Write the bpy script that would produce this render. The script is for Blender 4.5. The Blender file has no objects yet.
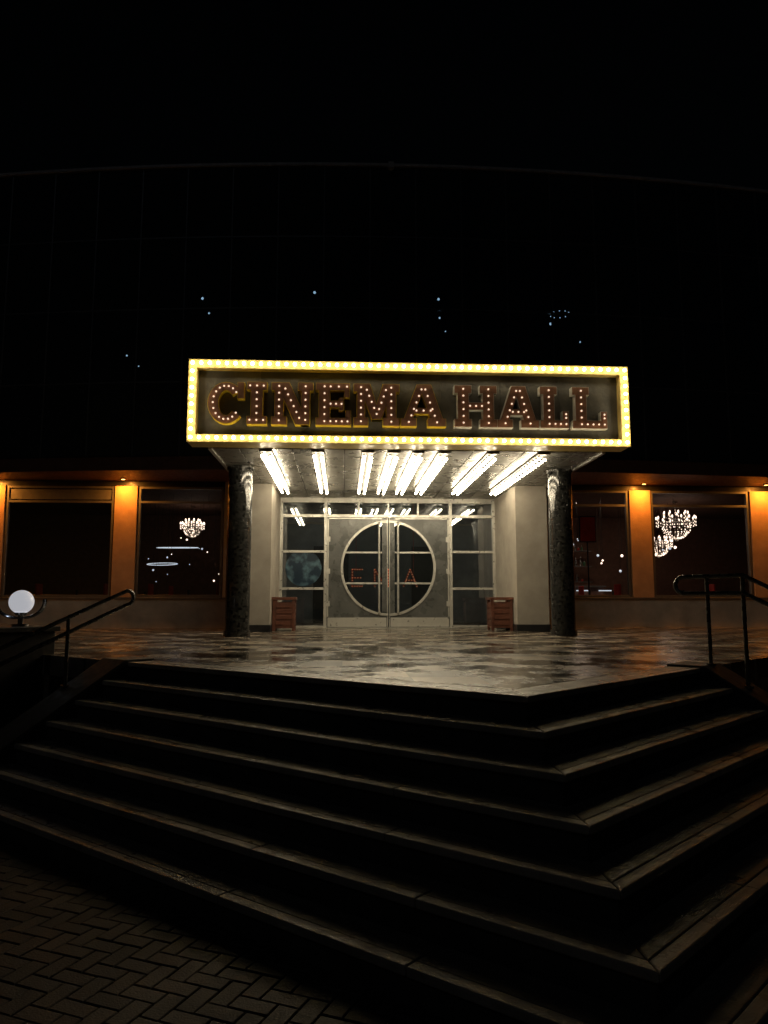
import bpy, bmesh, math, random
from math import sin, cos, pi, radians, sqrt
from mathutils import Vector, Matrix
random.seed(7)
S = bpy.context.scene
TH = 0.0558
EYE = 1.72; PZ = 1.12
FR = Matrix.Translation((1.07*cos(TH), 1.07*sin(TH), 0)) @ Matrix.Rotation(TH, 4, 'Z')

# ------------------------------------------------------------------ materials
def new_mat(name):
    m = bpy.data.materials.new(name); m.use_nodes = True
    nt = m.node_tree
    return m, nt, nt.nodes, nt.links, nt.nodes['Principled BSDF']

def mat(name, col, rough=0.5, metal=0.0, var=0.25, vscale=6.0, rvar=0.15, bump=0.15, bscale=40.0, spec=0.5):
    m, nt, N, L, B = new_mat(name)
    tc = N.new('ShaderNodeTexCoord')
    n1 = N.new('ShaderNodeTexNoise'); n1.inputs['Scale'].default_value = vscale; n1.inputs['Detail'].default_value = 6
    n1.inputs['Roughness'].default_value = 0.65
    L.new(tc.outputs['Object'], n1.inputs['Vector'])
    cr = N.new('ShaderNodeValToRGB')
    cr.color_ramp.elements[0].position = 0.3; cr.color_ramp.elements[1].position = 0.7
    cr.color_ramp.elements[0].color = (*[c*(1-var) for c in col], 1)
    cr.color_ramp.elements[1].color = (*[min(1, c*(1+var)) for c in col], 1)
    L.new(n1.outputs['Fac'], cr.inputs['Fac']); L.new(cr.outputs['Color'], B.inputs['Base Color'])
    mr = N.new('ShaderNodeMapRange')
    mr.inputs['From Min'].default_value = 0.3; mr.inputs['From Max'].default_value = 0.7
    mr.inputs['To Min'].default_value = max(0.02, rough-rvar); mr.inputs['To Max'].default_value = min(1, rough+rvar)
    n3 = N.new('ShaderNodeTexNoise'); n3.inputs['Scale'].default_value = vscale*2.3; n3.inputs['Detail'].default_value = 5
    L.new(tc.outputs['Object'], n3.inputs['Vector'])
    L.new(n3.outputs['Fac'], mr.inputs['Value']); L.new(mr.outputs['Result'], B.inputs['Roughness'])
    B.inputs['Metallic'].default_value = metal
    B.inputs['Specular IOR Level'].default_value = spec
    if bump > 0:
        n2 = N.new('ShaderNodeTexNoise'); n2.inputs['Scale'].default_value = bscale; n2.inputs['Detail'].default_value = 4
        L.new(tc.outputs['Object'], n2.inputs['Vector'])
        bp = N.new('ShaderNodeBump'); bp.inputs['Strength'].default_value = bump; bp.inputs['Distance'].default_value = 0.01
        L.new(n2.outputs['Fac'], bp.inputs['Height']); L.new(bp.outputs['Normal'], B.inputs['Normal'])
    return m

def emis(name, col, strength, sample=True):
    m, nt, N, L, B = new_mat(name)
    B.inputs['Base Color'].default_value = (*[c*0.8 for c in col], 1)
    B.inputs['Emission Color'].default_value = (*col, 1)
    B.inputs['Emission Strength'].default_value = strength
    B.inputs['Roughness'].default_value = 0.2
    if not sample:
        try: m.cycles.emission_sampling = 'NONE'
        except Exception: pass
    return m

def glass(name, tint=(0.7, 0.75, 0.75), ior=1.5, boost=0.0, rough=0.02, diffuse_mix=0.0, dcol=(0.2, 0.2, 0.2)):
    m, nt, N, L, B = new_mat(name); N.remove(B)
    out = N['Material Output']
    fr = N.new('ShaderNodeFresnel'); fr.inputs['IOR'].default_value = ior
    ad = N.new('ShaderNodeMath'); ad.operation = 'ADD'; ad.inputs[1].default_value = boost; ad.use_clamp = True
    tr = N.new('ShaderNodeBsdfTransparent'); tr.inputs['Color'].default_value = (*tint, 1)
    df = N.new('ShaderNodeBsdfDiffuse'); df.inputs['Color'].default_value = (*dcol, 1)
    md = N.new('ShaderNodeMixShader'); md.inputs['Fac'].default_value = diffuse_mix  # even diffuse share mixed in so the glass reads less black
    L.new(tr.outputs[0], md.inputs[1]); L.new(df.outputs[0], md.inputs[2])
    gl = N.new('ShaderNodeBsdfGlossy'); gl.inputs['Roughness'].default_value = rough; gl.inputs['Color'].default_value = (0.9, 0.95, 1, 1)
    tc = N.new('ShaderNodeTexCoord'); nz = N.new('ShaderNodeTexNoise'); nz.inputs['Scale'].default_value = 1.3
    bp = N.new('ShaderNodeBump'); bp.inputs['Strength'].default_value = 0.12; bp.inputs['Distance'].default_value = 0.02
    L.new(tc.outputs['Object'], nz.inputs['Vector']); L.new(nz.outputs['Fac'], bp.inputs['Height'])
    L.new(bp.outputs['Normal'], gl.inputs['Normal'])
    mx = N.new('ShaderNodeMixShader')
    L.new(fr.outputs['Fac'], ad.inputs[0]); L.new(ad.outputs[0], mx.inputs['Fac'])
    L.new(md.outputs[0], mx.inputs[1]); L.new(gl.outputs[0], mx.inputs[2]); L.new(mx.outputs[0], out.inputs['Surface'])
    return m

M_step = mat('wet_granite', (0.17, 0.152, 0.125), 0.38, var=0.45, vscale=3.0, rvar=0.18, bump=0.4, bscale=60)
M_nose = mat('highlit_granite_nosing', (0.36, 0.325, 0.27), 0.36, var=0.45, vscale=2.2, rvar=0.2, bump=0.4, bscale=70)  # paler than the treads: nose highlights put into the colour
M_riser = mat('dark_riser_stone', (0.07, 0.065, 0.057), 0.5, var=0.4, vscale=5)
M_cheek = mat('dark_cheek_stone', (0.045, 0.042, 0.04), 0.6, var=0.3)
M_alu = mat('aluminium', (0.50, 0.49, 0.45), 0.38, metal=0.6, var=0.1, bump=0.03)
M_door = mat('grey_door_panel', (0.09, 0.094, 0.09), 0.30, metal=0.2, var=0.3, vscale=2.5, bump=0.04)
M_frame = mat('window_frame', (0.16, 0.155, 0.15), 0.45, metal=0.4, var=0.15)
M_plaster = mat('pier_plaster', (0.33, 0.30, 0.255), 0.75, var=0.2, vscale=1.6, bump=0.3, bscale=70)
M_orange = mat('pilaster_plaster', (0.55, 0.33, 0.18), 0.8, var=0.16, vscale=3, bump=0.5, bscale=60)
M_base = mat('base_wall_plaster', (0.45, 0.42, 0.37), 0.75, var=0.25, vscale=2.2, bump=0.3)
M_soffit = mat('brown_soffit', (0.13, 0.065, 0.036), 0.6, var=0.3)
M_ceil = mat('canopy_panel', (0.27, 0.26, 0.235), 0.32, metal=0.35, var=0.3, vscale=1.6, bump=0.05)
M_chan = mat('strip_channel', (0.09, 0.085, 0.075), 0.5, metal=0.3, var=0.2)
M_dark = mat('dark_metal', (0.03, 0.03, 0.032), 0.45, metal=0.5, var=0.2)
M_fac_back = mat('facade_inner_wall', (0.03, 0.035, 0.04), 0.9)
M_mull = mat('facade_mullion', (0.11, 0.12, 0.125), 0.4, metal=0.3)
M_coping = mat('roof_coping', (0.5, 0.51, 0.52), 0.5, metal=0.0)
M_board = mat('weathered_sign_board', (0.11, 0.104, 0.092), 0.5, var=0.6, vscale=2.0, bump=0.35, bscale=18)
M_yel = mat('yellow_sign_paint', (0.66, 0.50, 0.17), 0.45, var=0.12, bump=0.05)
M_yel2 = mat('yellow_letter_return', (0.85, 0.62, 0.04), 0.45, var=0.1, bump=0.03)
M_wht2 = mat('white_letter_return', (0.80, 0.78, 0.73), 0.45, var=0.08, bump=0.03)
M_face = mat('copper_letter_face', (0.30, 0.145, 0.088), 0.42, metal=0.1, var=0.4, vscale=9, bump=0.15)
M_steel = mat('handrail_steel', (0.2, 0.2, 0.19), 0.28, metal=0.9, var=0.1, bump=0.03)
M_chrome = mat('chrome', (0.6, 0.6, 0.6), 0.15, metal=1.0, var=0.05, bump=0.0)
M_bin = mat('red_brown_wood', (0.11, 0.038, 0.022), 0.5, var=0.35, vscale=8)
M_int = mat('interior_wall', (0.16, 0.085, 0.06), 0.8)
M_foyer = mat('foyer_wall', (0.22, 0.225, 0.21), 0.7, var=0.35, vscale=1.2)
M_intf = mat('interior_floor', (0.08, 0.05, 0.035), 0.3)
M_cloth = mat('white_cloth', (0.7, 0.68, 0.62), 0.8, var=0.06)
M_red = mat('red_fabric', (0.45, 0.03, 0.02), 0.8)
M_bottle = mat('bottle_glass', (0.10, 0.22, 0.12), 0.12, var=0.5, vscale=4)
M_asph = mat('asphalt', (0.045, 0.044, 0.043), 0.7, var=0.4, vscale=3, bump=0.5, bscale=120)

E_bulb = emis('frame_bulb_glow', (1.0, 0.84, 0.54), 24)
E_strip = emis('canopy_bulb_glow', (1.0, 0.84, 0.58), 64)
E_small = emis('letter_bulb_glow', (1.0, 0.74, 0.55), 1.0, False)
E_chand = emis('chandelier_glow', (1.0, 0.76, 0.60), 3.0, False)
E_pend = emis('pendant_and_reflection_glow', (0.8, 0.88, 1.0), 0.8, False)
E_warm = emis('downlight_glow', (1.0, 0.5, 0.12), 8, False)
E_spot = emis('facade_reflection_glow', (0.5, 0.75, 1.0), 2.4, False)
E_globe = emis('opal_globe', (0.92, 0.93, 1.0), 0.42)
E_refl = emis('red_reflection_glow', (1.0, 0.36, 0.16), 0.55, False)
G_win = glass('window_glass', (0.85, 0.85, 0.84), 1.45, 0.03)
G_door = glass('door_glass', (0.66, 0.69, 0.70), 1.5, 0.12, diffuse_mix=0.06, dcol=(0.10, 0.12, 0.12))
G_fac = glass('facade_glass', (0.45, 0.52, 0.55), 1.5, 0.03, 0.08, diffuse_mix=0.55, dcol=(0.05, 0.08, 0.095))

# paver material with per-brick variation
def paver_mat():
    m, nt, N, L, B = new_mat('brick_paver')
    geo = N.new('ShaderNodeNewGeometry'); tc = N.new('ShaderNodeTexCoord')
    cr = N.new('ShaderNodeValToRGB'); cr.color_ramp.elements[0].color = (0.065, 0.05, 0.04, 1); cr.color_ramp.elements[1].color = (0.14, 0.11, 0.088, 1)
    L.new(geo.outputs['Random Per Island'], cr.inputs['Fac'])
    n = N.new('ShaderNodeTexNoise'); n.inputs['Scale'].default_value = 1.7; n.inputs['Detail'].default_value = 6
    L.new(tc.outputs['Object'], n.inputs['Vector'])
    mx = N.new('ShaderNodeMixRGB'); mx.blend_type = 'MULTIPLY'; mx.inputs['Fac'].default_value = 0.8
    L.new(cr.outputs['Color'], mx.inputs[1])
    hs = N.new('ShaderNodeRGBToBW'); L.new(n.outputs['Color'], hs.inputs[0]); L.new(hs.outputs[0], mx.inputs[2])
    L.new(mx.outputs[0], B.inputs['Base Color'])
    mr = N.new('ShaderNodeMapRange'); mr.inputs['To Min'].default_value = 0.35; mr.inputs['To Max'].default_value = 0.8
    L.new(n.outputs['Fac'], mr.inputs['Value']); L.new(mr.outputs['Result'], B.inputs['Roughness'])
    n2 = N.new('ShaderNodeTexNoise'); n2.inputs['Scale'].default_value = 90
    L.new(tc.outputs['Object'], n2.inputs['Vector'])
    bp = N.new('ShaderNodeBump'); bp.inputs['Strength'].default_value = 0.5; bp.inputs['Distance'].default_value = 0.006
    L.new(n2.outputs['Fac'], bp.inputs['Height']); L.new(bp.outputs['Normal'], B.inputs['Normal'])
    return m
M_paver = paver_mat()

def tile_mat():
    m, nt, N, L, B = new_mat('wet_terrace_tiles')
    TS = 0.55
    tc = N.new('ShaderNodeTexCoord'); mp = N.new('ShaderNodeMapping'); mp.inputs['Rotation'].default_value = (0, 0, -TH)
    mp.inputs['Location'].default_value = (0, 0, 0.2)
    L.new(tc.outputs['Object'], mp.inputs['Vector'])
    ck = N.new('ShaderNodeTexChecker'); ck.inputs['Scale'].default_value = 1/TS
    ck.inputs['Color1'].default_value = (0.40, 0.34, 0.26, 1); ck.inputs['Color2'].default_value = (0.065, 0.052, 0.040, 1)
    L.new(mp.outputs[0], ck.inputs['Vector'])
    br = N.new('ShaderNodeTexBrick'); br.offset = 0; br.squash = 1
    br.inputs['Scale'].default_value = 1; br.inputs['Brick Width'].default_value = TS; br.inputs['Row Height'].default_value = TS
    br.inputs['Mortar Size'].default_value = 0.006
    br.inputs['Color1'].default_value = (1, 1, 1, 1); br.inputs['Color2'].default_value = (0.65, 0.65, 0.65, 1); br.inputs['Mortar'].default_value = (0.15, 0.15, 0.15, 1)
    L.new(mp.outputs[0], br.inputs['Vector'])
    mx = N.new('ShaderNodeMixRGB'); mx.blend_type = 'MULTIPLY'; mx.inputs['Fac'].default_value = 1
    L.new(ck.outputs['Color'], mx.inputs[1]); L.new(br.outputs['Color'], mx.inputs[2])
    n = N.new('ShaderNodeTexNoise'); n.inputs['Scale'].default_value = 1.5; n.inputs['Detail'].default_value = 8; n.inputs['Roughness'].default_value = 0.66
    L.new(tc.outputs['Object'], n.inputs['Vector'])
    wet = N.new('ShaderNodeMapRange'); wet.inputs['From Min'].default_value = 0.40; wet.inputs['From Max'].default_value = 0.54
    L.new(n.outputs['Fac'], wet.inputs['Value'])   # 0 = puddle, 1 = damp
    mx2 = N.new('ShaderNodeMixRGB'); mx2.blend_type = 'MULTIPLY'; mx2.inputs['Fac'].default_value = 1
    cr = N.new('ShaderNodeValToRGB'); cr.color_ramp.elements[0].color = (0.45, 0.45, 0.45, 1); cr.color_ramp.elements[1].color = (1, 1, 1, 1)
    L.new(wet.outputs['Result'], cr.inputs['Fac'])
    L.new(mx.outputs[0], mx2.inputs[1]); L.new(cr.outputs['Color'], mx2.inputs[2]); L.new(mx2.outputs[0], B.inputs['Base Color'])
    rr = N.new('ShaderNodeMapRange'); rr.inputs['To Min'].default_value = 0.05; rr.inputs['To Max'].default_value = 0.30
    L.new(wet.outputs['Result'], rr.inputs['Value']); L.new(rr.outputs['Result'], B.inputs['Roughness'])
    n2 = N.new('ShaderNodeTexNoise'); n2.inputs['Scale'].default_value = 9; n2.inputs['Detail'].default_value = 5
    L.new(tc.outputs['Object'], n2.inputs['Vector'])
    ad = N.new('ShaderNodeMath'); ad.operation = 'MULTIPLY'
    w2 = N.new('ShaderNodeMath'); w2.operation = 'ADD'; w2.inputs[1].default_value = 0.12
    L.new(wet.outputs['Result'], w2.inputs[0])
    L.new(n2.outputs['Fac'], ad.inputs[0]); L.new(w2.outputs[0], ad.inputs[1])
    ad2 = N.new('ShaderNodeMath'); ad2.operation = 'MULTIPLY_ADD'; ad2.inputs[1].default_value = -0.5
    L.new(br.outputs['Fac'], ad2.inputs[0]); L.new(ad.outputs[0], ad2.inputs[2])
    bp = N.new('ShaderNodeBump'); bp.inputs['Strength'].default_value = 0.32; bp.inputs['Distance'].default_value = 0.010
    L.new(ad2.outputs[0], bp.inputs['Height']); L.new(bp.outputs['Normal'], B.inputs['Normal'])
    return m
M_tile = tile_mat()

def mosaic_mat():
    m, nt, N, L, B = new_mat('black_mosaic')
    tc = N.new('ShaderNodeTexCoord')
    v = N.new('ShaderNodeTexVoronoi'); v.inputs['Scale'].default_value = 24; v.distance = 'CHEBYCHEV'; v.inputs['Randomness'].default_value = 0.6
    L.new(tc.outputs['Object'], v.inputs['Vector'])
    cr = N.new('ShaderNodeValToRGB'); cr.color_ramp.elements[0].color = (0.005, 0.0055, 0.006, 1); cr.color_ramp.elements[1].color = (0.045, 0.045, 0.042, 1)
    bw = N.new('ShaderNodeRGBToBW'); L.new(v.outputs['Color'], bw.inputs[0]); L.new(bw.outputs[0], cr.inputs['Fac'])
    L.new(cr.outputs['Color'], B.inputs['Base Color']); B.inputs['Roughness'].default_value = 0.10; B.inputs['Specular IOR Level'].default_value = 0.6
    bp = N.new('ShaderNodeBump'); bp.inputs['Strength'].default_value = 0.8; bp.inputs['Distance'].default_value = 0.012
    L.new(bw.outputs[0], bp.inputs['Height']); L.new(bp.outputs['Normal'], B.inputs['Normal'])
    return m
M_mosaic = mosaic_mat()

def planet_mat():
    m, nt, N, L, B = new_mat('blue_round_disc')
    tc = N.new('ShaderNodeTexCoord'); n = N.new('ShaderNodeTexNoise'); n.inputs['Scale'].default_value = 4.5; n.inputs['Detail'].default_value = 8
    L.new(tc.outputs['Object'], n.inputs['Vector'])
    cr = N.new('ShaderNodeValToRGB'); cr.color_ramp.elements[0].position = 0.46; cr.color_ramp.elements[1].position = 0.66
    cr.color_ramp.elements[0].color = (0.008, 0.022, 0.04, 1); cr.color_ramp.elements[1].color = (0.08, 0.15, 0.19, 1)
    L.new(n.outputs['Fac'], cr.inputs['Fac']); L.new(cr.outputs['Color'], B.inputs['Base Color']); B.inputs['Roughness'].default_value = 0.3
    return m
M_planet = planet_mat()

# ------------------------------------------------------------------ mesh builder
class MB:
    def __init__(s): s.v = []; s.f = []; s.m = []
    def add(s, vs, fs, mi=0):
        o = len(s.v); s.v += [tuple(p) for p in vs]
        for f in fs: s.f.append([i+o for i in f]); s.m.append(mi)
    def box(s, x0, x1, y0, y1, z0, z1, mi=0):
        vs = [(x, y, z) for z in (z0, z1) for y in (y0, y1) for x in (x0, x1)]
        s.add(vs, [(0, 2, 3, 1), (4, 5, 7, 6), (0, 1, 5, 4), (2, 6, 7, 3), (0, 4, 6, 2), (1, 3, 7, 5)], mi)
    def loft(s, A, Bv, mi=0):
        n = len(A)
        s.add(list(A)+list(Bv), [tuple(range(n)), tuple(range(2*n-1, n-1, -1))]+[(i, n+i, n+(i+1) % n, (i+1) % n) for i in range(n)], mi)
    def pxz(s, poly, y0, y1, mi=0): s.loft([(x, y0, z) for x, z in poly], [(x, y1, z) for x, z in poly], mi)
    def pxy(s, poly, z0, z1, mi=0): s.loft([(x, y, z0) for x, y in poly], [(x, y, z1) for x, y in poly], mi)
    def cyl(s, cx, cy, z0, z1, r, n=32, mi=0, r2=None):
        r2 = r if r2 is None else r2
        s.loft([(cx+r*cos(2*pi*i/n), cy+r*sin(2*pi*i/n), z0) for i in range(n)], [(cx+r2*cos(2*pi*i/n), cy+r2*sin(2*pi*i/n), z1) for i in range(n)], mi)
    def tube(s, pts, r, n=10, mi=0):
        pts = [Vector(p) for p in pts]; rings = []
        t0 = (pts[1]-pts[0]).normalized(); up = Vector((0, 0, 1)) if abs(t0.z) < 0.9 else Vector((1, 0, 0))
        nrm = (up-t0*up.dot(t0)).normalized()
        for i, p in enumerate(pts):
            t = (pts[min(i+1, len(pts)-1)]-pts[max(i-1, 0)]).normalized()
            nrm = (nrm-t*nrm.dot(t)).normalized(); b = t.cross(nrm)
            rings.append([p+nrm*r*cos(2*pi*k/n)+b*r*sin(2*pi*k/n) for k in range(n)])
        vs = [q for R in rings for q in R]; fs = []
        for i in range(len(pts)-1):
            for k in range(n): fs.append((i*n+k, i*n+(k+1) % n, (i+1)*n+(k+1) % n, (i+1)*n+k))
        fs.append(tuple(range(n))[::-1]); fs.append(tuple((len(pts)-1)*n+k for k in range(n)))
        s.add(vs, fs, mi)
    def ball(s, c, r, seg=8, rings=5, mi=0, sz=1.0):
        vs = [(c[0], c[1], c[2]+r*sz)]
        for j in range(1, rings):
            a = pi*j/rings
            for k in range(seg): vs.append((c[0]+r*sin(a)*cos(2*pi*k/seg), c[1]+r*sin(a)*sin(2*pi*k/seg), c[2]+r*sz*cos(a)))
        vs.append((c[0], c[1], c[2]-r*sz)); fs = []
        for k in range(seg): fs.append((0, 1+k, 1+(k+1) % seg))
        for j in range(rings-2):
            for k in range(seg):
                a = 1+j*seg; b = a+seg; fs.append((a+k, b+k, b+(k+1) % seg, a+(k+1) % seg))
        a = 1+(rings-2)*seg
        for k in range(seg): fs.append((a+k, len(vs)-1, a+(k+1) % seg))
        s.add(vs, fs, mi)
    def obj(s, name, mats, parent=None, frame=True, smooth=False, bevel=0, recalc=True):
        me = bpy.data.meshes.new(name); me.from_pydata(s.v, [], s.f)
        for mm in mats: me.materials.append(mm)
        for i, p in enumerate(me.polygons): p.material_index = s.m[i]
        if recalc:
            bm = bmesh.new(); bm.from_mesh(me); bmesh.ops.recalc_face_normals(bm, faces=bm.faces); bm.to_mesh(me); bm.free()
        if smooth:
            me.polygons.foreach_set('use_smooth', [True]*len(me.polygons))
            try: me.set_sharp_from_angle(angle=radians(40))
            except Exception: pass
        o = bpy.data.objects.new(name, me); S.collection.objects.link(o)
        if parent is not None: o.parent = parent
        elif frame: o.matrix_world = FR
        if bevel:
            b = o.modifiers.new('bevel', 'BEVEL'); b.width = bevel; b.segments = 3; b.limit_method = 'ANGLE'; b.angle_limit = radians(35)
        return o
def empty(name, frame=True):
    e = bpy.data.objects.new(name, None); S.collection.objects.link(e)
    if frame: e.matrix_world = FR
    return e

# ------------------------------------------------------------------ ground
g = MB(); g.add([(-300, -300, -0.035), (300, -300, -0.035), (300, 300, -0.035), (-300, 300, -0.035)], [(0, 1, 2, 3)])
g.obj('ground', [M_asph], frame=False)

# ------------------------------------------------------------------ steps
C0 = Vector((0.92, 4.85)); D_ = Vector((cos(radians(142)), sin(radians(142)))); E_ = Vector((cos(radians(46)), sin(radians(46))))
NL = Vector((D_.y, -D_.x)); NL = NL if NL.y > 0 else -NL          # inward normals
NR = Vector((-E_.y, E_.x)); NR = NR if NR.y > 0 else -NR
BIS = (D_+E_).normalized(); SH = sin(radians(48))
W = 0.275; RISE = 0.16
SL, SR = 4.45, 2.85
def corner(o): return C0 - BIS*(o/SH)
def PL(s, o): return C0 + D_*s - NL*o
def PR(s, o): return C0 + E_*s - NR*o
steps = empty('stone_steps', frame=False)
body = MB()
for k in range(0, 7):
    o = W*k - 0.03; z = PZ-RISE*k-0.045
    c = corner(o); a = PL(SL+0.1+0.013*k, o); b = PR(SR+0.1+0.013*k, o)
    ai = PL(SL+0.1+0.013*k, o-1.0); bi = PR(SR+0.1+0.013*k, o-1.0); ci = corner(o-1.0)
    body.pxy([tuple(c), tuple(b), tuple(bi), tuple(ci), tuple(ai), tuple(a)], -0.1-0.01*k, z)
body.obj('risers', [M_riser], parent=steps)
sl = MB()
NW = 0.075
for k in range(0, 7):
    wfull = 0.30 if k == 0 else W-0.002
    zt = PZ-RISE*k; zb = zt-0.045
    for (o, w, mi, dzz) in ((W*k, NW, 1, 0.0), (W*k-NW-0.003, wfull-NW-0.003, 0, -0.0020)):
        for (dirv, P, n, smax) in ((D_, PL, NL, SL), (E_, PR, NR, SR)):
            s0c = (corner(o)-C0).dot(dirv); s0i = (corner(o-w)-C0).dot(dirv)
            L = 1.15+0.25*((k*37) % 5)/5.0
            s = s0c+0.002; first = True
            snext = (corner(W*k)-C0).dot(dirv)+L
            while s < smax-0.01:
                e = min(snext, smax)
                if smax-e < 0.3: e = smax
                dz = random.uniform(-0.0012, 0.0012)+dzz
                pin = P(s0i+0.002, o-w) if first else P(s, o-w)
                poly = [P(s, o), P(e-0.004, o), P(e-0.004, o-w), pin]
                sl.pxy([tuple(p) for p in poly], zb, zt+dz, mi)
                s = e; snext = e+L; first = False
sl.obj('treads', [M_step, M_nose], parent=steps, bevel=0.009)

ck = MB()
prof = [(-0.32, -0.05), (-0.32, PZ+0.02), (0.02, PZ+0.02), (1.93, 0.03), (1.93, -0.05)]
for P, s0, s1 in ((PL, SL+0.004, SL+0.42), (PR, SR+0.004, SR+0.42)):
    ck.loft([(*P(s0, o), z) for o, z in prof], [(*P(s1, o), z) for o, z in prof])
ck.obj('cheek_walls', [M_cheek], parent=steps, bevel=0.008)

# ------------------------------------------------------------------ terrace
tr = MB()
far = 19
ci = corner(-0.302)
pa = PL(SL-0.0, -0.302); pb = PR(SR, -0.302)
back = 20.5
poly = [tuple(ci), tuple(pb), tuple(PR(SR, -0.322)), tuple(PR(SR+0.424, -0.322)), tuple(PR(SR+0.424, 0)), tuple(PR(far, 0)), (PR(far, 0).x, back), (PL(far, 0).x, back),
        tuple(PL(far, 0)), tuple(PL(SL+0.424, 0)), tuple(PL(SL+0.424, -0.322)), tuple(PL(SL, -0.322)), tuple(pa)]
tr.pxy(poly, -0.08, PZ-0.001)
tr.obj('paved_terrace', [M_tile], frame=False)

# pavers
pv = MB(); cs = 0.1; rot = radians(-22)
cr_, sr_ = cos(rot), sin(rot)
def inside_stairs(x, y):
    p = Vector((x, y))-C0
    return p.dot(NL) > -W*6+0.06 and p.dot(NR) > -W*6+0.06
for i in range(-105, 106):
    for j in range(-60, 120):
        m_ = (i-j) % 4
        if m_ == 0: x0, x1, y0, y1 = i, i+2, j, j+1
        elif m_ == 3: x0, x1, y0, y1 = i, i+1, j, j+2
        else: continue
        cx, cy = (x0+x1)/2*cs, (y0+y1)/2*cs
        wx, wy = cx*cr_-cy*sr_, cx*sr_+cy*cr_
        if abs(wx) > 8 or wy < -3 or wy > 8.5 or inside_stairs(wx, wy): continue
        g_ = 0.0025; ins = 0.005
        h = random.uniform(-0.0025, 0.0025); t1 = random.uniform(-0.012, 0.012); t2 = random.uniform(-0.012, 0.012)
        X0, X1, Y0, Y1 = x0*cs+g_, x1*cs-g_, y0*cs+g_, y1*cs-g_
        vs = []
        for (a, b, z) in ((X0, Y0, -.03), (X1, Y0, -.03), (X1, Y1, -.03), (X0, Y1, -.03), (X0, Y0, -.004), (X1, Y0, -.004), (X1, Y1, -.004), (X0, Y1, -.004),
                          (X0+ins, Y0+ins, 0), (X1-ins, Y0+ins, 0), (X1-ins, Y1-ins, 0), (X0+ins, Y1-ins, 0)):
            zz = z+(h+(a-cx)*t1+(b-cy)*t2 if z > -.02 else 0)
            vs.append((a*cr_-b*sr_, a*sr_+b*cr_, zz))
        pv.add(vs, [(0, 1, 5, 4), (1, 2, 6, 5), (2, 3, 7, 6), (3, 0, 4, 7), (4, 5, 9, 8), (5, 6, 10, 9), (6, 7, 11, 10), (7, 4, 8, 11), (8, 9, 10, 11)])
pv.add([(-8, -3, -0.010), (8, -3, -0.010), (8, 8.5, -0.010), (-8, 8.5, -0.010)], [(0, 1, 2, 3)])
pv.obj('brick_pavement', [M_paver], frame=False, recalc=False)

# ------------------------------------------------------------------ building
B = empty('cinema_building')
CEIL = 4.15; SOF = 4.55; TOP = 11.42
def fv(a): return 15.55+(a-1)**2/110.0
HW = 13.77
w = MB()
for sgn in (-1, 1):
    def bx(a0, a1, *r):
        lo, hi = sorted((sgn*a0, sgn*a1)); w.box(lo, hi, *r)
    bx(3.2, HW, 17.5, 17.75, PZ-0.02, 1.81, 0)
    bx(3.2, 3.86, 17.502, 17.75, 1.812, 4.54, 0)
    bx(3.86, HW, 17.52, 17.75, 4.42, 4.54, 1)
    for p in (5.88, 8.9, 11.92):
        bx(p, p+0.52, 17.46, 17.74, 1.83, 4.418, 2)
    bx(3.2, HW, 17.44, 17.52, 1.78, 1.826, 3)
    bx(2.53, 3.2, 15.2, 17.76, PZ-0.01, CEIL-0.003, 4)
    bx(2.515, 3.215, 15.185, 17.3, PZ-0.01, PZ+0.14, 1)
w.box(-HW, HW, 24.5, 24.7, PZ, 11.3, 5)
w.box(-HW-0.2, -HW, 16.6, 24.7, PZ-0.02, TOP, 1); w.box(HW, HW+0.2, 16.6, 24.7, PZ-0.02, TOP, 1)
w.box(-3.0, 3.0, 21.2, 21.3, PZ+0.01, SOF-0.01, 6)
w.box(-3.1, -3.0, 17.8, 21.3, PZ+0.01, SOF-0.01, 6); w.box(3.0, 3.1, 17.8, 21.3, PZ+0.01, SOF-0.01, 6)
w.box(-1.9, -0.9, 21.15, 21.19, PZ+0.01, 3.3, 1); w.box(0.9, 1.9, 21.15, 21.19, PZ+0.01, 3.3, 1)
w.obj('walls', [M_base, M_dark, M_orange, M_frame, M_plaster, M_int, M_foyer], parent=B, bevel=0.006)
s_ = MB()
N = 27
for i in range(2*N):
    lo2 = -HW+i*HW/N; hi2 = lo2+HW/N; vb = 17.8
    s_.loft([(lo2, fv(lo2), SOF), (hi2, fv(hi2), SOF), (hi2, vb, SOF), (lo2, vb, SOF)],
            [(lo2, fv(lo2), SOF+0.08), (hi2, fv(hi2), SOF+0.08), (hi2, vb, SOF+0.08), (lo2, vb, SOF+0.08)], 0)
    s_.loft([(lo2, fv(lo2)-0.05, SOF-0.03), (hi2, fv(hi2)-0.05, SOF-0.03), (hi2, fv(hi2)-0.004, SOF-0.03), (lo2, fv(lo2)-0.004, SOF-0.03)],
            [(lo2, fv(lo2)-0.05, SOF+0.26), (hi2, fv(hi2)-0.05, SOF+0.26), (hi2, fv(hi2)-0.004, SOF+0.26), (lo2, fv(lo2)-0.004, SOF+0.26)], 1)
    s_.loft([(lo2, fv(lo2)-0.06, TOP+0.01), (hi2, fv(hi2)-0.06, TOP+0.01), (hi2, 24.7, TOP+0.01), (lo2, 24.7, TOP+0.01)],
            [(lo2, fv(lo2)-0.06, TOP+0.07), (hi2, fv(hi2)-0.06, TOP+0.07), (hi2, 24.7, TOP+0.07), (lo2, 24.7, TOP+0.07)], 2)
s_.box(-HW, HW, 17.8, 24.5, SOF, SOF+0.2, 3)
s_.box(-HW, HW, 17.76, 24.5, PZ, PZ+0.006, 4)
s_.obj('soffit_and_roof', [M_soffit, M_soffit, M_coping, M_int, M_intf], parent=B)
cw = MB()
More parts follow.
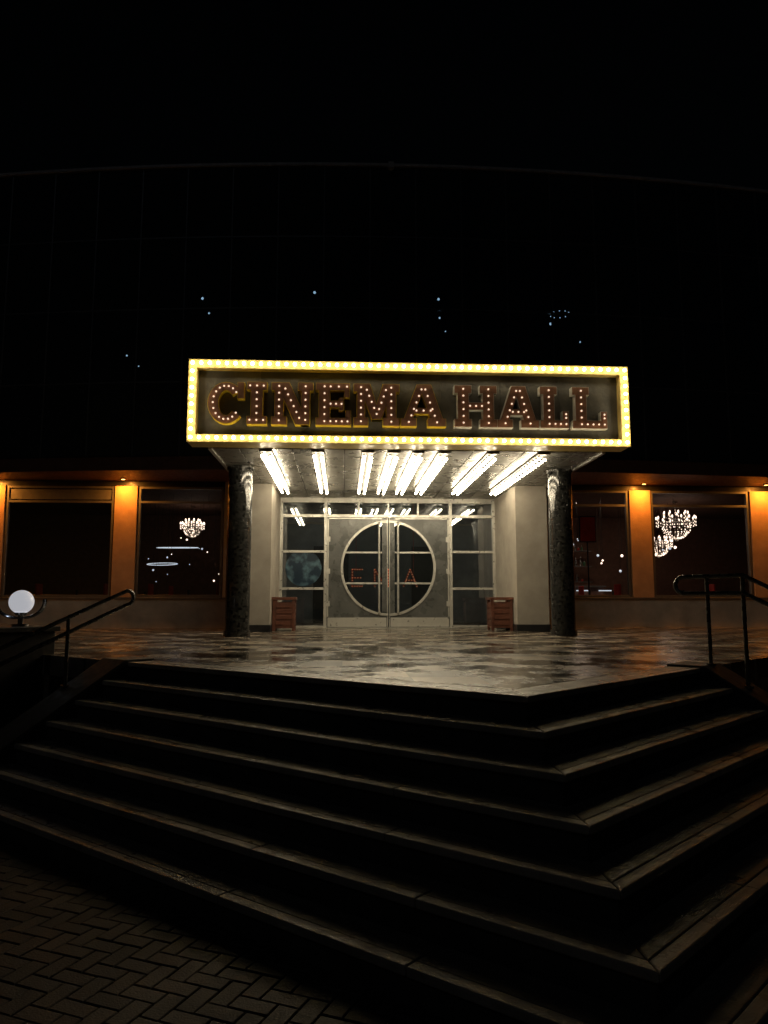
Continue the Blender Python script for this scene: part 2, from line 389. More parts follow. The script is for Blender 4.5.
rows = [4.82, 6.47, 8.12, 9.77, 11.42]
for i in range(N):
    a0 = -HW+i*1.02; a1 = a0+1.02
    for r in range(4):
        j1 = random.uniform(-0.004, 0.004); j2 = random.uniform(-0.004, 0.004)
        y0 = fv(a0); y1 = fv(a1); z0, z1 = rows[r]+0.015, rows[r+1]-0.015; g_ = 0.012
        cw.add([(a0+g_, y0+j1, z0), (a1-g_, y1-j1, z0), (a1-g_, y1-j1+j2, z1), (a0+g_, y0+j1+j2, z1)], [(0, 1, 2, 3)], 0)
        cw.loft([(a0, y0-0.01, z1), (a1, y1-0.01, z1), (a1, y1+0.09, z1), (a0, y0+0.09, z1)],
                [(a0, y0-0.01, z1+0.03), (a1, y1-0.01, z1+0.03), (a1, y1+0.09, z1+0.03), (a0, y0+0.09, z1+0.03)], 1)
    cw.box(a0-0.014, a0+0.014, y0-0.018, y0+0.1, 4.8, TOP, 1)
cw.obj('curtain_wall', [G_fac, M_mull], parent=B, recalc=False)
ib = MB()
ib.box(-HW+0.05, HW-0.05, 18.2, 18.3, 4.9, 11.3)
ib.box(-HW+0.05, HW-0.05, 16.9, 18.19, 8.75, 8.87)
ib.obj('upper_interior', [M_fac_back], parent=B)
lp = MB()  # glowing balls behind the glass stand in for lights reflected on it
for a, z, r in ((-4.26, 8.5, .028), (-4.1, 8.15, .02), (-1.74, 8.62, .03), (1.05, 8.5, .028), (1.07, 8.06, .022), (1.2, 7.75, .015), (3.62, 8.0, .03), (4.3, 7.6, .018),
                (-5.93, 7.2, .02), (-5.65, 6.95, .015), (-0.26, 6.9, .02), (0.1, 6.9, .014)):
    lp.ball((a, fv(a)+0.35, z), r, 10, 6)
for k in range(10):
    lp.ball((4.0+0.22*cos(k*pi/5), 16.5+0.22*sin(k*pi/5), 8.45), .012, 8, 5)
lp.obj('facade_reflection_spots', [E_spot], parent=B)

fl = MB(); fl.cyl(-0.05, 15.6, TOP+0.07, TOP+0.16, .02, 10, 0); fl.ball((-0.05, 15.5, TOP-0.02), 0.08, 16, 10, 0); fl.box(-.07, -.03, 15.46, 15.62, TOP+0.07, TOP+0.09, 0)
fl.box(-0.11, 0.01, 15.40, 15.47, TOP-0.09, TOP+0.05, 0)
fl.obj('security_camera', [M_coping])

wf = MB(); wg = MB()
for sgn in (-1, 1):
    for (a0, a1) in ((3.88, 5.86), (6.42, 8.88), (9.44, 11.9)):
        lo, hi = sorted((sgn*a0, sgn*a1)); z0, z1 = 1.828, 4.415; t = 0.055; y0, y1 = 17.50, 17.60
        wf.box(lo, lo+t, y0, y1, z0, z1); wf.box(hi-t, hi, y0, y1, z0, z1)
        wf.box(lo+t, hi-t, y0+.002, y1, z0, z0+t); wf.box(lo+t, hi-t, y0+.002, y1, z1-t, z1)
        wf.box(lo+t, hi-t, y0+.004, y1, 4.02, 4.075)
        wg.add([(lo+t, 17.55, z0+t), (hi-t, 17.55, z0+t), (hi-t, 17.55, z1-t), (lo+t, 17.55, z1-t)], [(0, 1, 2, 3)])
        if sgn < 0 and a0 > 6:
            wf.box(lo+t+.02, hi-t-.02, 17.53, 17.54, 4.10, 4.34)
wf.obj('window_frames', [M_frame], parent=B, bevel=0.004)
wg.obj('window_panes', [G_win], parent=B, recalc=False)

# entrance screen
DV = 17.3; ZC = PZ+1.39; R0 = 1.08; DT = PZ+2.57; H2 = DT+0.35
en = MB(); eg = MB()
en.box(-2.53, 2.53, DV, DV+0.12, H2, CEIL+0.02, 1)
en.box(-2.53, 2.53, DV-0.03, DV+0.12, DT+0.002, DT+0.07, 1)
for a in (-2.50, -1.47, 1.47, 2.50):
    en.box(a-0.035, a+0.035, DV-0.025, DV+0.12, PZ, H2-0.002, 1)
for a in (-0.7, 0.0, 0.7):
    en.box(a-0.02, a+0.02, DV-0.015, DV+0.1, DT+0.072, H2-0.002, 1)
for sg in (-1, 1):
    lo, hi = sorted((sg*1.505, sg*2.465))
    for z in (PZ+0.003, 2.0, 2.86): en.box(lo, hi, DV-0.02, DV+0.1, z, z+0.055, 1)
    eg.add([(lo, DV+.04, PZ+.05), (hi, DV+.04, PZ+.05), (hi, DV+.04, H2), (lo, DV+.04, H2)], [(0, 1, 2, 3)])
eg.add([(-1.45, DV+.04, DT+.07), (1.45, DV+.04, DT+.07), (1.45, DV+.04, H2), (-1.45, DV+.04, H2)], [(0, 1, 2, 3)])
for sg in (-1, 1):
    e0 = 0.012; ea = math.acos(e0/R0)
    arc = [(R0*cos(t), ZC+R0*sin(t)) for t in [ea-2*ea*i/40 for i in range(41)]]
    poly = [(e0, PZ+0.012), (1.43, PZ+0.012), (1.43, DT-0.003), (e0, DT-0.003)]+arc
    poly = [(sg*x, z) for x, z in poly]
    en.pxz(poly, DV+0.01, DV+0.06, 0)
    n = 40; th = [(-pi/2+0.012)+(pi-0.024)*i/n for i in range(n+1)]
    for i in range(n):
        q = [(sg*r*cos(t), ZC+r*sin(t)) for r, t in ((R0-0.02, th[i]), (R0+0.035, th[i]), (R0+0.035, th[i+1]), (R0-0.02, th[i+1]))]
        en.pxz(q, DV-0.02, DV+0.065, 2)
    lo, hi = sorted((sg*0.012, sg*0.15)); en.box(lo, hi, DV+0.004, DV+0.055, ZC-R0+0.01, ZC+R0-0.01, 0)
    for zz in (ZC-0.36, ZC+0.36):
        lim = sqrt(R0*R0-0.36**2)-0.02; lo, hi = sorted((sg*0.15, sg*lim)); en.box(lo, hi, DV+0.006, DV+0.05, zz-0.02, zz+0.02, 2)
    for (x0, x1, z0, z1) in ((1.395, 1.428, PZ+.26, DT-.04), (.16, 1.39, DT-.036, DT-.006), (.016, .034, PZ+.02, DT-.01)):
        lo, hi = sorted((sg*x0, sg*x1)); en.box(lo, hi, DV-0.004, DV+0.008, z0, z1, 2)
    eg.pxz([(sg*x, z) for x, z in arc], DV+0.030, DV+0.036)
    en.tube([(sg*0.22, DV+0.0, PZ+0.32), (sg*0.22, DV-0.09, PZ+0.36), (sg*0.22, DV-0.10, PZ+0.45), (sg*0.22, DV-0.10, PZ+2.35), (sg*0.22, DV-0.09, PZ+2.42), (sg*0.22, DV, PZ+2.46)], 0.024, 10, 2)
    for z in (0.5, 1.25, 2.0):
        lo, hi = sorted((sg*1.36, sg*1.44)); en.box(lo, hi, DV-0.012, DV+0.008, PZ+z, PZ+z+0.12, 2)
    lo, hi = sorted((sg*0.05, sg*1.41)); en.box(lo, hi, DV+0.002, DV+0.008, PZ+0.03, PZ+0.24, 2)
en.box(-1.5, 1.5, DV-0.25, DV+0.15, PZ+0.001, PZ+0.011, 2)
en.obj('entrance_doors', [M_door, M_alu, M_alu], parent=B, bevel=0.004)
eg.obj('entrance_glass', [G_door], parent=B, recalc=False)
pd = MB(); n = 40  # bluish patterned disc set in the left sidelight
pd.loft([(-1.98+0.42*cos(2*pi*i/n), DV+.02, 2.50+0.42*sin(2*pi*i/n)) for i in range(n)], [(-1.98+0.42*cos(2*pi*i/n), DV+.03, 2.50+0.42*sin(2*pi*i/n)) for i in range(n)])
pd.obj('round_window_disc', [M_planet], parent=B)

dl = MB()
for sgn in (-1, 1):
    for p in (6.14, 9.16, 12.18):
        a = sgn*p
        dl.cyl(a, 17.18, SOF-0.022, SOF-0.001, 0.055, 20, 0); dl.cyl(a, 17.18, SOF-0.025, SOF-0.0225, 0.042, 20, 1)
        ld = bpy.data.lights.new('pilaster_downlight', 'AREA'); ld.shape = 'DISK'; ld.size = 0.08; ld.energy = 24; ld.color = (1, 0.33, 0.04)
        lo = bpy.data.objects.new('pilaster_downlight', ld); S.collection.objects.link(lo); lo.parent = B
        lo.location = (a, 17.16, SOF-0.03); lo.rotation_euler = (radians(8), 0, 0)
dl.obj('downlight_cans', [M_dark, E_warm], parent=B)

# canopy
cp = MB()
cp.box(-3.2, 3.2, 11.70, 15.50, CEIL+0.03, 4.75, 0)
cp.box(-3.22, -3.16, 11.70, 15.54, CEIL-0.02, 4.76, 1); cp.box(3.16, 3.22, 11.70, 15.54, CEIL-0.02, 4.76, 1)
cp.box(-3.15, 3.15, 15.55, 17.42, CEIL+0.03, SOF-0.01, 0)
pw = 0.42
for i in range(15):
    a0 = -3.15+i*pw
    v = 11.71
    while v < 17.28:
        v1 = min(v+1.38, 17.29); cp.box(a0+0.009, a0+pw-0.009, v+0.006, v1-0.006, CEIL+random.uniform(-.001, .003), CEIL+0.028, 2); v = v1
cp.obj('canopy', [M_dark, M_alu, M_ceil], parent=B, bevel=0.003)
st = MB(); bl = MB()
strips = [-2.32, -1.48, -0.67, -0.25, 0.15, 0.57, 1.38, 2.22]
for a in strips:
    st.box(a-0.10, a+0.10, 11.76, 15.97, CEIL-0.03, CEIL-0.002, 0)
    v = 11.86
    while v < 15.9:
        for off in (-0.06, 0.06):
            vv = v+(0.10 if off > 0 else 0)
            bl.ball((a+off, vv, CEIL-0.085), 0.023, 7, 4)
            st.cyl(a+off, vv, CEIL-0.066, CEIL-0.0305, 0.014, 8, 1)
        v += 0.20
st.obj('light_strip_channels', [M_chan, M_chrome], parent=B)
bl.obj('canopy_bulbs', [E_strip], parent=B, smooth=True)

# ------------------------------------------------------------------ sign
SG = empty('cinema_hall_sign')
sz0, sz1, sa = 4.16, 5.455, 3.465; fw = 0.12; SV = 11.30
BD = SV+0.14
sb = MB()
sb.box(-sa+0.01, sa-0.01, BD+0.025, SV+0.38, sz0+0.01, sz1-0.01, 0)
for i in range(7):
    a0 = -sa+fw+i*(2*sa-2*fw)/7; a1 = a0+(2*sa-2*fw)/7
    sb.box(a0+0.002, a1-0.002, BD, BD+0.022, sz0+fw, sz1-fw, 0)
sb.obj('sign_board', [M_board], parent=SG, bevel=0.002)
fr = MB()
fr.box(-sa, sa, SV-0.02, SV+0.39, sz1-fw, sz1, 0); fr.box(-sa, sa, SV-0.02, SV+0.39, sz0, sz0+fw, 0)
fr.box(-sa, -sa+fw, SV-0.018, SV+0.388, sz0+fw+.001, sz1-fw-.001, 0); fr.box(sa-fw, sa, SV-0.018, SV+0.388, sz0+fw+.001, sz1-fw-.001, 0)
lip = 0.014
for (x0, x1, z0, z1) in ((-sa-.004, sa+.004, sz1-lip, sz1+.004), (-sa-.004, sa+.004, sz0-.004, sz0+lip)):
    fr.box(x0, x1, SV-0.05, SV-0.021, z0, z1, 0)
for (x0, x1) in ((-sa-.003, -sa+lip), (sa-lip, sa+.003)):
    fr.box(x0, x1, SV-0.049, SV-0.019, sz0+.018, sz1-.018, 0)
fr.obj('sign_frame', [M_yel], parent=SG)
fb = MB(); fs = MB()
def fbulb(a, z):
    fb.ball((a, SV-0.075, z), 0.027, 8, 5); fs.tube([(a, SV-0.019, z), (a, SV-0.055, z)], 0.016, 8)
nh = 52
for i in range(nh+1):
    a = -sa+fw/2+i*(2*sa-fw)/nh
    fbulb(a, sz1-fw/2); fbulb(a, sz0+fw/2)
nv = 9
for i in range(1, nv):
    z = sz0+fw/2+i*(sz1-sz0-fw)/nv; fbulb(-sa+fw/2, z); fbulb(sa-fw/2, z)
fb.obj('frame_bulbs', [E_bulb], parent=SG, smooth=True); fs.obj('bulb_sockets', [M_chrome], parent=SG)

LZ0, LZ1 = 4.458, 5.124; LH = LZ1-LZ0
LF = SV+0.0
def expand(poly, d):
    n = len(poly); ar = sum(poly[i][0]*poly[(i+1) % n][1]-poly[(i+1) % n][0]*poly[i][1] for i in range(n))
    if ar < 0: poly = poly[::-1]
    res = []
    for i in range(n):
        p0, p1, p2 = Vector(poly[i-1]), Vector(poly[i]), Vector(poly[(i+1) % n])
        e1 = (p1-p0).normalized(); e2 = (p2-p1).normalized(); n1 = Vector((e1.y, -e1.x)); n2 = Vector((e2.y, -e2.x))
        m_ = n1+n2; m_ = m_/max(0.35, m_.dot(n1)) if m_.length > 1e-6 else n1
        res.append(tuple(p1+m_*d))
    return res
def rect(x0, x1, z0, z1): return [(x0, z0), (x1, z0), (x1, z1), (x0, z1)]
def letter(ch, x0, x1, side):
    w_ = x1-x0; z0, z1 = LZ0, LZ1; F = 0.12; parts = []; lines = []
    if ch == 'I':
        c = (x0+x1)/2; parts = [rect(c-.09, c+.09, z0+F, z1-F), rect(x0, x1, z1-F, z1), rect(x0, x1, z0, z0+F)]
        lines = [((c, z0+.06), (c, z1-.06)), ((x0+.045, z1-.06), (x0+.046, z1-.06)), ((x1-.045, z1-.06), (x1-.046, z1-.06)), ((x0+.045, z0+.06), (x0+.046, z0+.06)), ((x1-.045, z0+.06), (x1-.046, z0+.06))]
    if ch == 'N':
        l = x0+.05; r = x1-.05
        parts = [rect(l, l+.13, z0+F, z1), rect(r-.13, r, z0, z1-F), [(l+.02, z1), (l+.22, z1), (r-.02, z0), (r-.22, z0)], rect(x0, l+.18, z0, z0+F), rect(x0, l+.06, z1-F, z1), rect(r-.18, x1, z1-F, z1)]
        lines = [((l+.065, z0+.06), (l+.065, z1-.06)), ((r-.065, z0+.07), (r-.065, z1-.06)), ((l+.16, z1-.10), (r-.16, z0+.10))]
    if ch == 'E':
        l = x0+.045; F = .11
        parts = [rect(l, l+.17, z0+F, z1-F), rect(x0, x1-.02, z1-F, z1), rect(x0, x1, z0, z0+F), rect(l+.16, x1-.12, z0+LH/2-.05, z0+LH/2+.05), rect(x1-.10, x1-.021, z1-.22, z1-F+.01), rect(x1-.08, x1-.001, z0+F-.01, z0+.23), rect(x1-.18, x1-.11, z0+LH/2-.10, z0+LH/2+.10)]
        lines = [((l+.085, z0+.055), (l+.085, z1-.055)), ((l+.18, z1-.055), (x1-.06, z1-.055)), ((l+.18, z0+.055), (x1-.05, z0+.055)), ((l+.18, z0+LH/2), (x1-.145, z0+LH/2))]
    if ch == 'M':
        l = x0+.05; r = x1-.05; c = (x0+x1)/2
        parts = [rect(l, l+.12, z0+F, z1), rect(r-.15, r, z0+F, z1), [(l+.02, z1), (l+.20, z1), (c+.07, z0+.10), (c-.07, z0+.10)], [(r-.20, z1), (r-.02, z1), (c+.07, z0+.10), (c-.07, z0+.10)], rect(x0, l+.17, z0, z0+F), rect(r-.20, x1, z0, z0+F), rect(x0, l+.05, z1-F, z1), rect(r-.05, x1, z1-F, z1)]
        lines = [((l+.06, z0+.06), (l+.06, z1-.06)), ((r-.075, z0+.06), (r-.075, z1-.06)), ((l+.15, z1-.10), (c, z0+.18)), ((r-.16, z1-.10), (c+.04, z0+.26))]
    if ch == 'A':
        c = (x0+x1)/2
        parts = [[(x0+.05, z0+F), (x0+.18, z0+F), (c+.03, z1), (c-.10, z1)], [(x1-.24, z0+F), (x1-.05, z0+F), (c+.12, z1), (c-.07, z1)], rect(x0+.17, x1-.18, z0+.20, z0+.29), rect(x0, x0+.24, z0, z0+F), rect(x1-.28, x1, z0, z0+F)]
        lines = [((x0+.12, z0+.06), (c-.03, z1-.08)), ((x1-.14, z0+.06), (c+.03, z1-.08)), ((x0+.24, z0+.245), (x1-.24, z0+.245))]
    if ch == 'H':
        l = x0+.05; r = x1-.05
        parts = [rect(l, l+.17, z0+F, z1-F), rect(r-.17, r, z0+F, z1-F), rect(l+.16, r-.16, z0+LH/2-.055, z0+LH/2+.055)]
        for a_, b_ in ((x0, l+.215), (r-.215, x1)):
            parts += [rect(a_, b_, z0, z0+F), rect(a_, b_, z1-F, z1)]
        lines = [((l+.085, z0+.06), (l+.085, z1-.06)), ((r-.085, z0+.06), (r-.085, z1-.06)), ((l+.19, z0+LH/2), (r-.19, z0+LH/2))]
    if ch == 'L':
        l = x0+.05
        parts = [rect(l, l+.17, z0+F, z1-F), rect(x0, l+.215, z1-F, z1), rect(x0, x1, z0, z0+F), rect(x1-.09, x1-.001, z0+F-.01, z0+.27)]
        lines = [((l+.085, z0+.06), (l+.085, z1-.06)), ((l+.18, z0+.06), (x1-.045, z0+.06)), ((x1-.045, z0+.16), (x1-.045, z0+.22))]
    quads = []
    if ch == 'C':
        cx = (x0+x1)/2+.01; cz = (z0+z1)/2; ro, rz = w_/2, LH/2; th = .17; n = 26; a0, a1 = radians(38), radians(322)
        for i in range(n):
            t0 = a0+(a1-a0)*i/n; t1 = a0+(a1-a0)*(i+1)/n
            quads.append([(cx+ro*cos(t0), cz+rz*sin(t0)), (cx+ro*cos(t1), cz+rz*sin(t1)), (cx+(ro-th)*cos(t1), cz+(rz-th*.8)*sin(t1)), (cx+(ro-th)*cos(t0), cz+(rz-th*.8)*sin(t0))])
        parts = [rect(x1-.095, x1, cz+.07, z1-.01)]
        pts = [((cx+(ro-.085)*cos(t), cz+(rz-.068)*sin(t))) for t in [a0+(a1-a0)*i/14 for i in range(15)]]
    i = 0
    for q in parts:
        lt.pxz(expand(q, .007), LF+.014+i*.0013, BD+.01, side); lt.pxz(q, LF+i*.0013, LF+.011+i*.0013, 0); i += 1
    for q in quads:
        lt.pxz(q, LF+.022, BD+.01, side)
        sm = [(cx+(p[0]-cx)*(.975 if k < 2 else 1.04), cz+(p[1]-cz)*(.975 if k < 2 else 1.04)) for k, p in enumerate(q)]
        lt.pxz(sm, LF+.011, LF+.021, 0)
    if ch == 'C':
        for p in pts: lb.ball((p[0], LF-.004, p[1]), .015, 7, 5)
    for a_, b_ in lines:
        A_, B_ = Vector(a_), Vector(b_); n = max(1, round((B_-A_).length/.105))
        if (B_-A_).length < .01: n = 0
        for k in range(n+1):
            p = A_.lerp(B_, k/n if n else 0); lb.ball((p.x, LF-.012, p.y), .015, 7, 5)
lt = MB(); lb = MB()
for ch, a, b in (('C', -3.19, -2.62), ('I', -2.57, -2.27), ('N', -2.19, -1.55), ('E', -1.50, -.96), ('M', -.91, -.20), ('A', -.17, .535)): letter(ch, a, b, 1)
for ch, a, b in (('H', .68, 1.35), ('A', 1.36, 2.02), ('L', 2.05, 2.50), ('L', 2.57, 3.12)): letter(ch, a, b, 2)
lt.obj('letters', [M_face, M_yel2, M_wht2], parent=SG)
lb.obj('letter_bulbs', [E_small], parent=SG, smooth=True)

# ------------------------------------------------------------------ columns
for a in (-2.92, 2.92):
    c = MB(); c.cyl(a, 13.3, PZ+0.0, PZ+0.10, .235, 48); c.cyl(a, 13.3, PZ+0.101, CEIL-0.08, .215, 48); c.cyl(a, 13.3, CEIL-0.079, CEIL-0.022, .24, 48)
    c.obj('mosaic_column', [M_mosaic], smooth=True)

# ------------------------------------------------------------------ litter bins
for a in (-2.28, 2.28):
    b = MB(); v = 15.75; z = PZ
    b.box(a-.21, a+.21, v-.21, v+.21, z+.06, z+.60, 0)
    for dx in (-1, 1):
        for dy in (-1, 1): b.box(a+dx*.20-.03, a+dx*.20+.03, v+dy*.20-.03, v+dy*.20+.03, z+0.001, z+.64, 0)
    for zz in (.12, .24, .36, .48): b.box(a-.165, a+.165, v-.225, v-.212, z+zz, z+zz+.09, 0); b.box(a-.225, a-.212, v-.165, v+.165, z+zz, z+zz+.09, 0); b.box(a+.212, a+.225, v-.165, v+.165, z+zz, z+zz+.09, 0)
    b.box(a-.25, a+.25, v-.25, v-.17, z+.641, z+.70, 0); b.box(a-.25, a+.25, v+.17, v+.25, z+.641, z+.70, 0)
    b.box(a-.25, a-.17, v-.169, v+.169, z+.642, z+.699, 0); b.box(a+.17, a+.25, v-.169, v+.169, z+.642, z+.699, 0)
    b.obj('litter_bin', [M_bin], bevel=0.005)

# ------------------------------------------------------------------ handrails
def handrail(P, s, oh, flat, z0, slope, gap, posts):
    h = MB()
    def Z(o): return z0-max(0, o-flat)*slope
    end = 2.0
    top = [(*P(s, o), Z(o)) for o in [end-(end-oh)*i/12 for i in range(13)]]
    hook = []
    for i in range(1, 8):
        t = pi*i/8; hook.append((*P(s, oh-0.5*gap*sin(t)), Z(oh)-gap/2+gap/2*cos(t)))
    bot = [(*P(s, o), Z(o)-gap) for o in [oh+(end-oh)*i/12 for i in range(13)]]
    h.tube(top+hook+bot, 0.021, 12)
    for o in posts:
        base = (PZ+0.02 if o < 0.02 else PZ+0.02-0.571*(o-0.02))
        h.tube([(*P(s, o), base), (*P(s, o), (Z(o)+base)/2), (*P(s, o), Z(o)-0.01)], 0.019, 12)
        h.cyl(*P(s, o), base-0.01, base+0.012, .045, 20)
    h.obj('handrail', [M_steel], frame=False, smooth=True)
handrail(PL, SL+0.36, -0.20, -0.2, 1.84, 0.42, 0.15, (0.45, 1.4))
handrail(PR, SR+0.20, -0.20, 0.36, 1.96, 0.56, 0.16, (0.02, 0.34, 1.5))

# ------------------------------------------------------------------ pedestal + globe lamp
ped = MB()
def blk(s0, s1, o0, o1, z0, z1, m_=0):
    ped.loft([(*PL(s, o), z0) for s, o in ((s0, o0), (s1, o0), (s1, o1), (s0, o1))], [(*PL(s, o), z1) for s, o in ((s0, o0), (s1, o0), (s1, o1), (s0, o1))], m_)
blk(6.12, 8.0, -.13, .58, -.05, 1.38); blk(6.08, 8.04, -.17, .62, 1.381, 1.44)
ped.obj('stone_pedestal', [M_cheek], frame=False, bevel=.01)
gl = empty('globe_lamp', frame=False)
gp = PL(6.30, .2); gx, gy = gp.x, gp.y; gz = 1.72
m1 = MB(); m1.ball((gx, gy, gz), .135, 32, 20); m1.obj('globe', [E_globe], parent=gl, smooth=True)
m2 = MB(); m2.cyl(gx, gy, 1.441, 1.47, .09, 24); m2.cyl(gx, gy, 1.47, 1.57, .03, 16); m2.cyl(gx, gy, 1.565, 1.60, .05, 24, 0, .085)
for sg in (-1, 1):
    for dd in (0, .05):
        m2.tube([(gx+sg*(.03+.25*sin(t)), gy-dd, gz-.0-.18*cos(t)) for t in [pi*.55*i/14 for i in range(15)]], .014, 8)
m2.obj('bracket', [M_chrome], parent=gl, smooth=True)

# ------------------------------------------------------------------ interior
def chandelier(a, v, z, R, dens=1.0):
    c = MB()
    c.tube([(a, v, z+.1), (a, v, SOF-.01)], .012, 6, 1); c.cyl(a, v, SOF-.05, SOF-.002, .07, 16, 1)
    c.ball((a, v, z+.05), R*.16, 12, 8, 1); c.ball((a, v, z-R*1.0), R*.10, 10, 7, 2)
    for (rr, zz, n) in ((R, 0, 14), (R*.62, R*.28, 9)):
        for i in range(n):
            th = 2*pi*i/n+rr
            ux, uy = cos(th), sin(th)
            c.tube([(a+ux*rr*f, v+uy*rr*f, z+zz+R*d) for f, d in ((.05, .0), (.35, -.16), (.7, -.16), (.95, -.02), (1.0, .06))], .007, 5, 1)
            c.cyl(a+ux*rr, v+uy*rr, z+zz+R*.05, z+zz+R*.09, .028, 8, 2, .035)
            c.ball((a+ux*rr, v+uy*rr, z+zz+R*.19), .023, 7, 5, 0, 2.0)
            for q in range(3): c.ball((a+ux*rr, v+uy*rr, z+zz-R*(.06+.09*q)), .012, 6, 4, 2 if q == 1 else 0, 1.8)
    for i in range(24):
        th = 2*pi*i/24
        for q in range(10):
            f = q/9; rr = R*.78*cos(f*pi/2*.9); zq = z-R*(.08+.85*sin(f*pi/2))
            if random.random() < .85: c.ball((a+cos(th)*rr, v+sin(th)*rr, zq), .009+.006*random.random(), 6, 4, 0 if random.random() < .5*dens else 2, 1.6)
    c.obj('chandelier', [E_chand, M_chrome, M_cloth], smooth=True)
chandelier(8.28, 20.2, 3.97, .52); chandelier(8.62, 22.2, 3.50, .40)
chandelier(-5.5, 22.0, 3.95, .34, .5)  # added one, standing in for lights reflected in the left window

def table(a, v):
    t = MB(); t.cyl(a, v, PZ+.01, PZ+.03, .22, 20, 1); t.cyl(a, v, PZ+.03, PZ+.72, .03, 12, 1); t.cyl(a, v, PZ+.72, PZ+.75, .4, 28, 0); t.cyl(a, v, PZ+.50, PZ+.719, .43, 28, 0, .395)
    t.cyl(a+.1, v, PZ+.751, PZ+.9, .03, 12, 1); t.obj('cafe_table', [M_cloth, M_dark], smooth=True)
def chair(a, v, sg):
    t = MB(); t.box(a-.2, a+.2, v-.2, v+.2, PZ+.43, PZ+.49, 0)
    for dx in (-.17, .17):
        for dy in (-.17, .17): t.box(a+dx-.018, a+dx+.018, v+dy-.018, v+dy+.018, PZ+.007, PZ+.429, 1)
    t.box(a+sg*.18-.02, a+sg*.18+.02, v-.2, v+.2, PZ+.491, PZ+1.05, 0); t.obj('cafe_chair', [M_red, M_dark], bevel=.01)
for a, v in ((5.1, 18.6), (7.6, 18.7), (-5.0, 18.8), (-7.8, 19.0), (6.6, 21.0), (-6.8, 21.6)):
    table(a, v); chair(a-.65, v, -1); chair(a+.65, v, 1)
bar = MB(); bar.box(4.2, 7.0, 22.6, 23.1, PZ+.007, PZ+1.05, 0); bar.box(4.15, 7.05, 22.5, 23.15, PZ+1.051, PZ+1.1, 1)
for r in range(3):
    z = 2.35+r*.5; bar.box(4.2, 7.0, 23.6, 23.85, z, z+.03, 1)
    a = 4.3
    while a < 6.9:
        h = random.uniform(.14, .34); rr = random.uniform(.025, .05); bar.cyl(a, 23.72, z+.031, z+h*.7, rr, 10, random.choice((2, 3, 4, 4))); bar.cyl(a, 23.72, z+h*.7, z+h, .012, 8, 2)
        a += random.choice((.1, .12, .16, .3))
bar.obj('bar_counter', [M_int, M_frame, M_chrome, M_red, M_bottle])
ps = MB(); ps.box(5.35, 5.75, 19.6, 19.63, 3.35, 4.0, 0); ps.box(5.32, 5.78, 19.632, 19.65, 3.32, 4.03, 1); ps.tube([(5.55, 19.66, PZ+.02), (5.55, 19.66, 3.4)], .02, 8, 1); ps.cyl(5.55, 19.66, PZ+.007, PZ+.03, .2, 20, 1)
ps.obj('poster_stand', [M_red, M_dark])
pl = MB()
for i in range(18):
    a = 4.6+i*.22+.1*random.random(); z = 2.6+.9*random.random(); v = 19.6+.9*(i % 3)
    pl.tube([(a, v, z+.03), (a, v, SOF-.01)], .005, 5, 1); pl.ball((a, v, z), random.choice((.018, .026, .038)), 10, 7, random.choice((0, 2)))
for i in range(18):  # hanging lights added in place of reflections in the left window
    a = -6.9+i*.15+.1*random.random(); z = 2.2+1.5*random.random(); v = 19.6+.9*(i % 3)
    pl.tube([(a, v, z+.03), (a, v, SOF-.01)], .004, 5, 1); pl.ball((a, v, z), random.choice((.012, .016, .026)), 10, 7, random.choice((0, 2, 2)))
for ca, cz, R in ((-5.6, 3.2, .55), (-6.0, 2.75, .4)):  # glowing rings stand in for curved streaks reflected in the glass
    pl.tube([(ca+R*cos(2*pi*i/30), 20.6+R*sin(2*pi*i/30), cz+.05*sin(2*pi*i/30)) for i in range(31)], .010, 6, 2)
    for k in range(3): pl.tube([(ca+R*cos(2.1*k), 20.6+R*sin(2.1*k), cz), (ca, 20.6, SOF-.01)], .003, 4, 1)
for i in range(4):
    pl.box(4.7+i*.7, 5.1+i*.7, 22.47, 22.49, 2.05, 2.08, 2)
pl.obj('pendants_and_reflections', [E_chand, M_dark, E_pend], parent=B)
for a, v, e, c in ((8.4, 21.0, 7, (1, .62, .42)), (5.6, 20.6, 24, (1, .74, .55)), (-5.4, 20.8, 3, (.9, .8, .7)), (-8, 20.8, .8, (.9, .6, .5)), (-1.2, 19.4, 6, (.9, .95, 1)), (1.4, 19.4, 6, (1, .95, .9))):  # added fill lights without fittings, brightening the rooms and foyer
    ld = bpy.data.lights.new('room_fill_light', 'AREA'); ld.shape = 'DISK'; ld.size = .3; ld.energy = e; ld.color = c
    o = bpy.data.objects.new('room_fill_light', ld); S.collection.objects.link(o); o.parent = B; o.location = (a, v, SOF-.03)
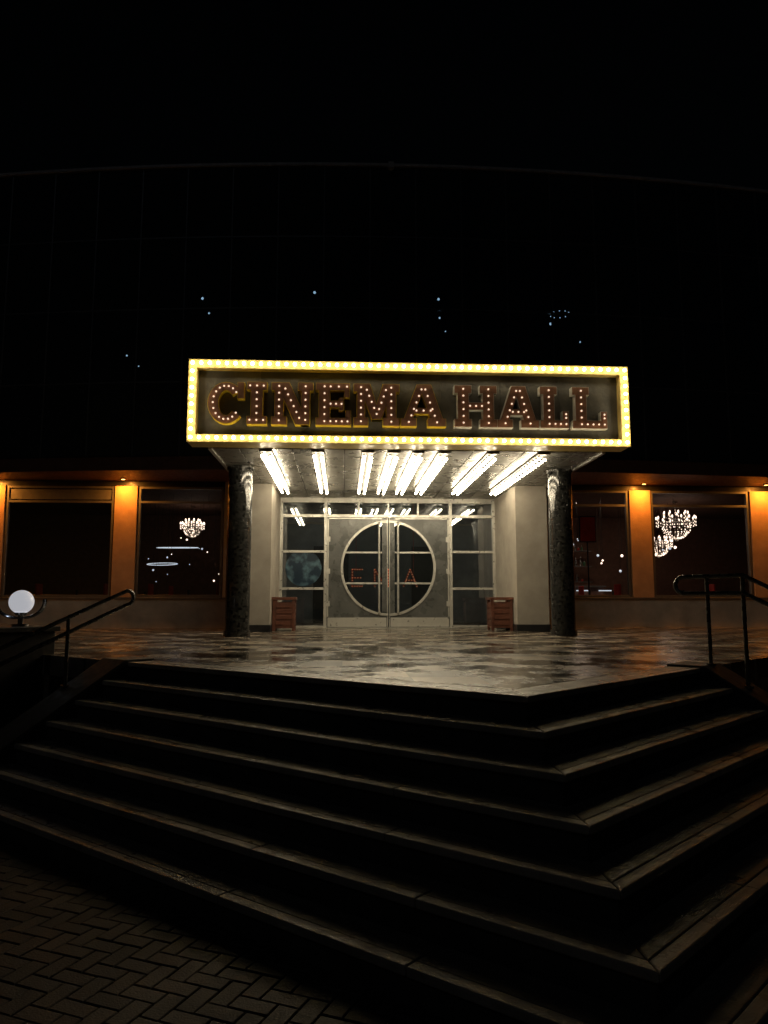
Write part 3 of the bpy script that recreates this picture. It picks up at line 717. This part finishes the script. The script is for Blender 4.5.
# glowing letters added behind the doors, standing in for a reflection in the glass
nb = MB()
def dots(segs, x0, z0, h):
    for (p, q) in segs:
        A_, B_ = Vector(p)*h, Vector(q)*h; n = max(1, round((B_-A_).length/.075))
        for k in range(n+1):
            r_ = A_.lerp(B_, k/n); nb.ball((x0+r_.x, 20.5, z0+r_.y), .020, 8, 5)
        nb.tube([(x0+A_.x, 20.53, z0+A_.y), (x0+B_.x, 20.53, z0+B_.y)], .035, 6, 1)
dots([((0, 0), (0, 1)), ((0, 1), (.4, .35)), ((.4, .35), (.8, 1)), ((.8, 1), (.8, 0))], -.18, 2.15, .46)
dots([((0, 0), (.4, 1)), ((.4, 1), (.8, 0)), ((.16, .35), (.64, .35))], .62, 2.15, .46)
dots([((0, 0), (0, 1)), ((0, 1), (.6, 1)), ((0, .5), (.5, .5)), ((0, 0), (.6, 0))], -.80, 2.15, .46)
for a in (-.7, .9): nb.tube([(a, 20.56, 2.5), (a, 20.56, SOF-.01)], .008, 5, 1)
nb.obj('door_reflection_letters', [E_refl, M_red], parent=B)

# ------------------------------------------------------------------ world / moon
W_ = bpy.data.worlds.new('World'); S.world = W_; W_.use_nodes = True; nt = W_.node_tree
sky = nt.nodes.new('ShaderNodeTexSky'); sky.sky_type = 'NISHITA'; sky.sun_disc = False; sky.sun_elevation = radians(4); sky.sun_rotation = radians(200)
bg = nt.nodes['Background']; bg.inputs['Strength'].default_value = 0.00035
nt.links.new(sky.outputs[0], bg.inputs['Color'])
sd = bpy.data.lights.new('moon', 'SUN'); sd.energy = 0.014; sd.angle = radians(.5); sd.color = (.7, .82, 1)
so = bpy.data.objects.new('moon', sd); S.collection.objects.link(so); so.rotation_euler = (radians(50), 0, radians(-20))

cam = bpy.data.cameras.new('camera'); co = bpy.data.objects.new('camera', cam); S.collection.objects.link(co)
cam.sensor_fit = 'VERTICAL'; cam.sensor_height = 24; cam.lens = 740/1024*24; cam.clip_end = 1000; cam.clip_start = 0.05
co.location = (0, 0, EYE); co.rotation_euler = (radians(90+6.93), 0, 0)
S.camera = co
S.view_settings.view_transform = 'Standard'; S.view_settings.look = 'None'; S.view_settings.exposure = 0
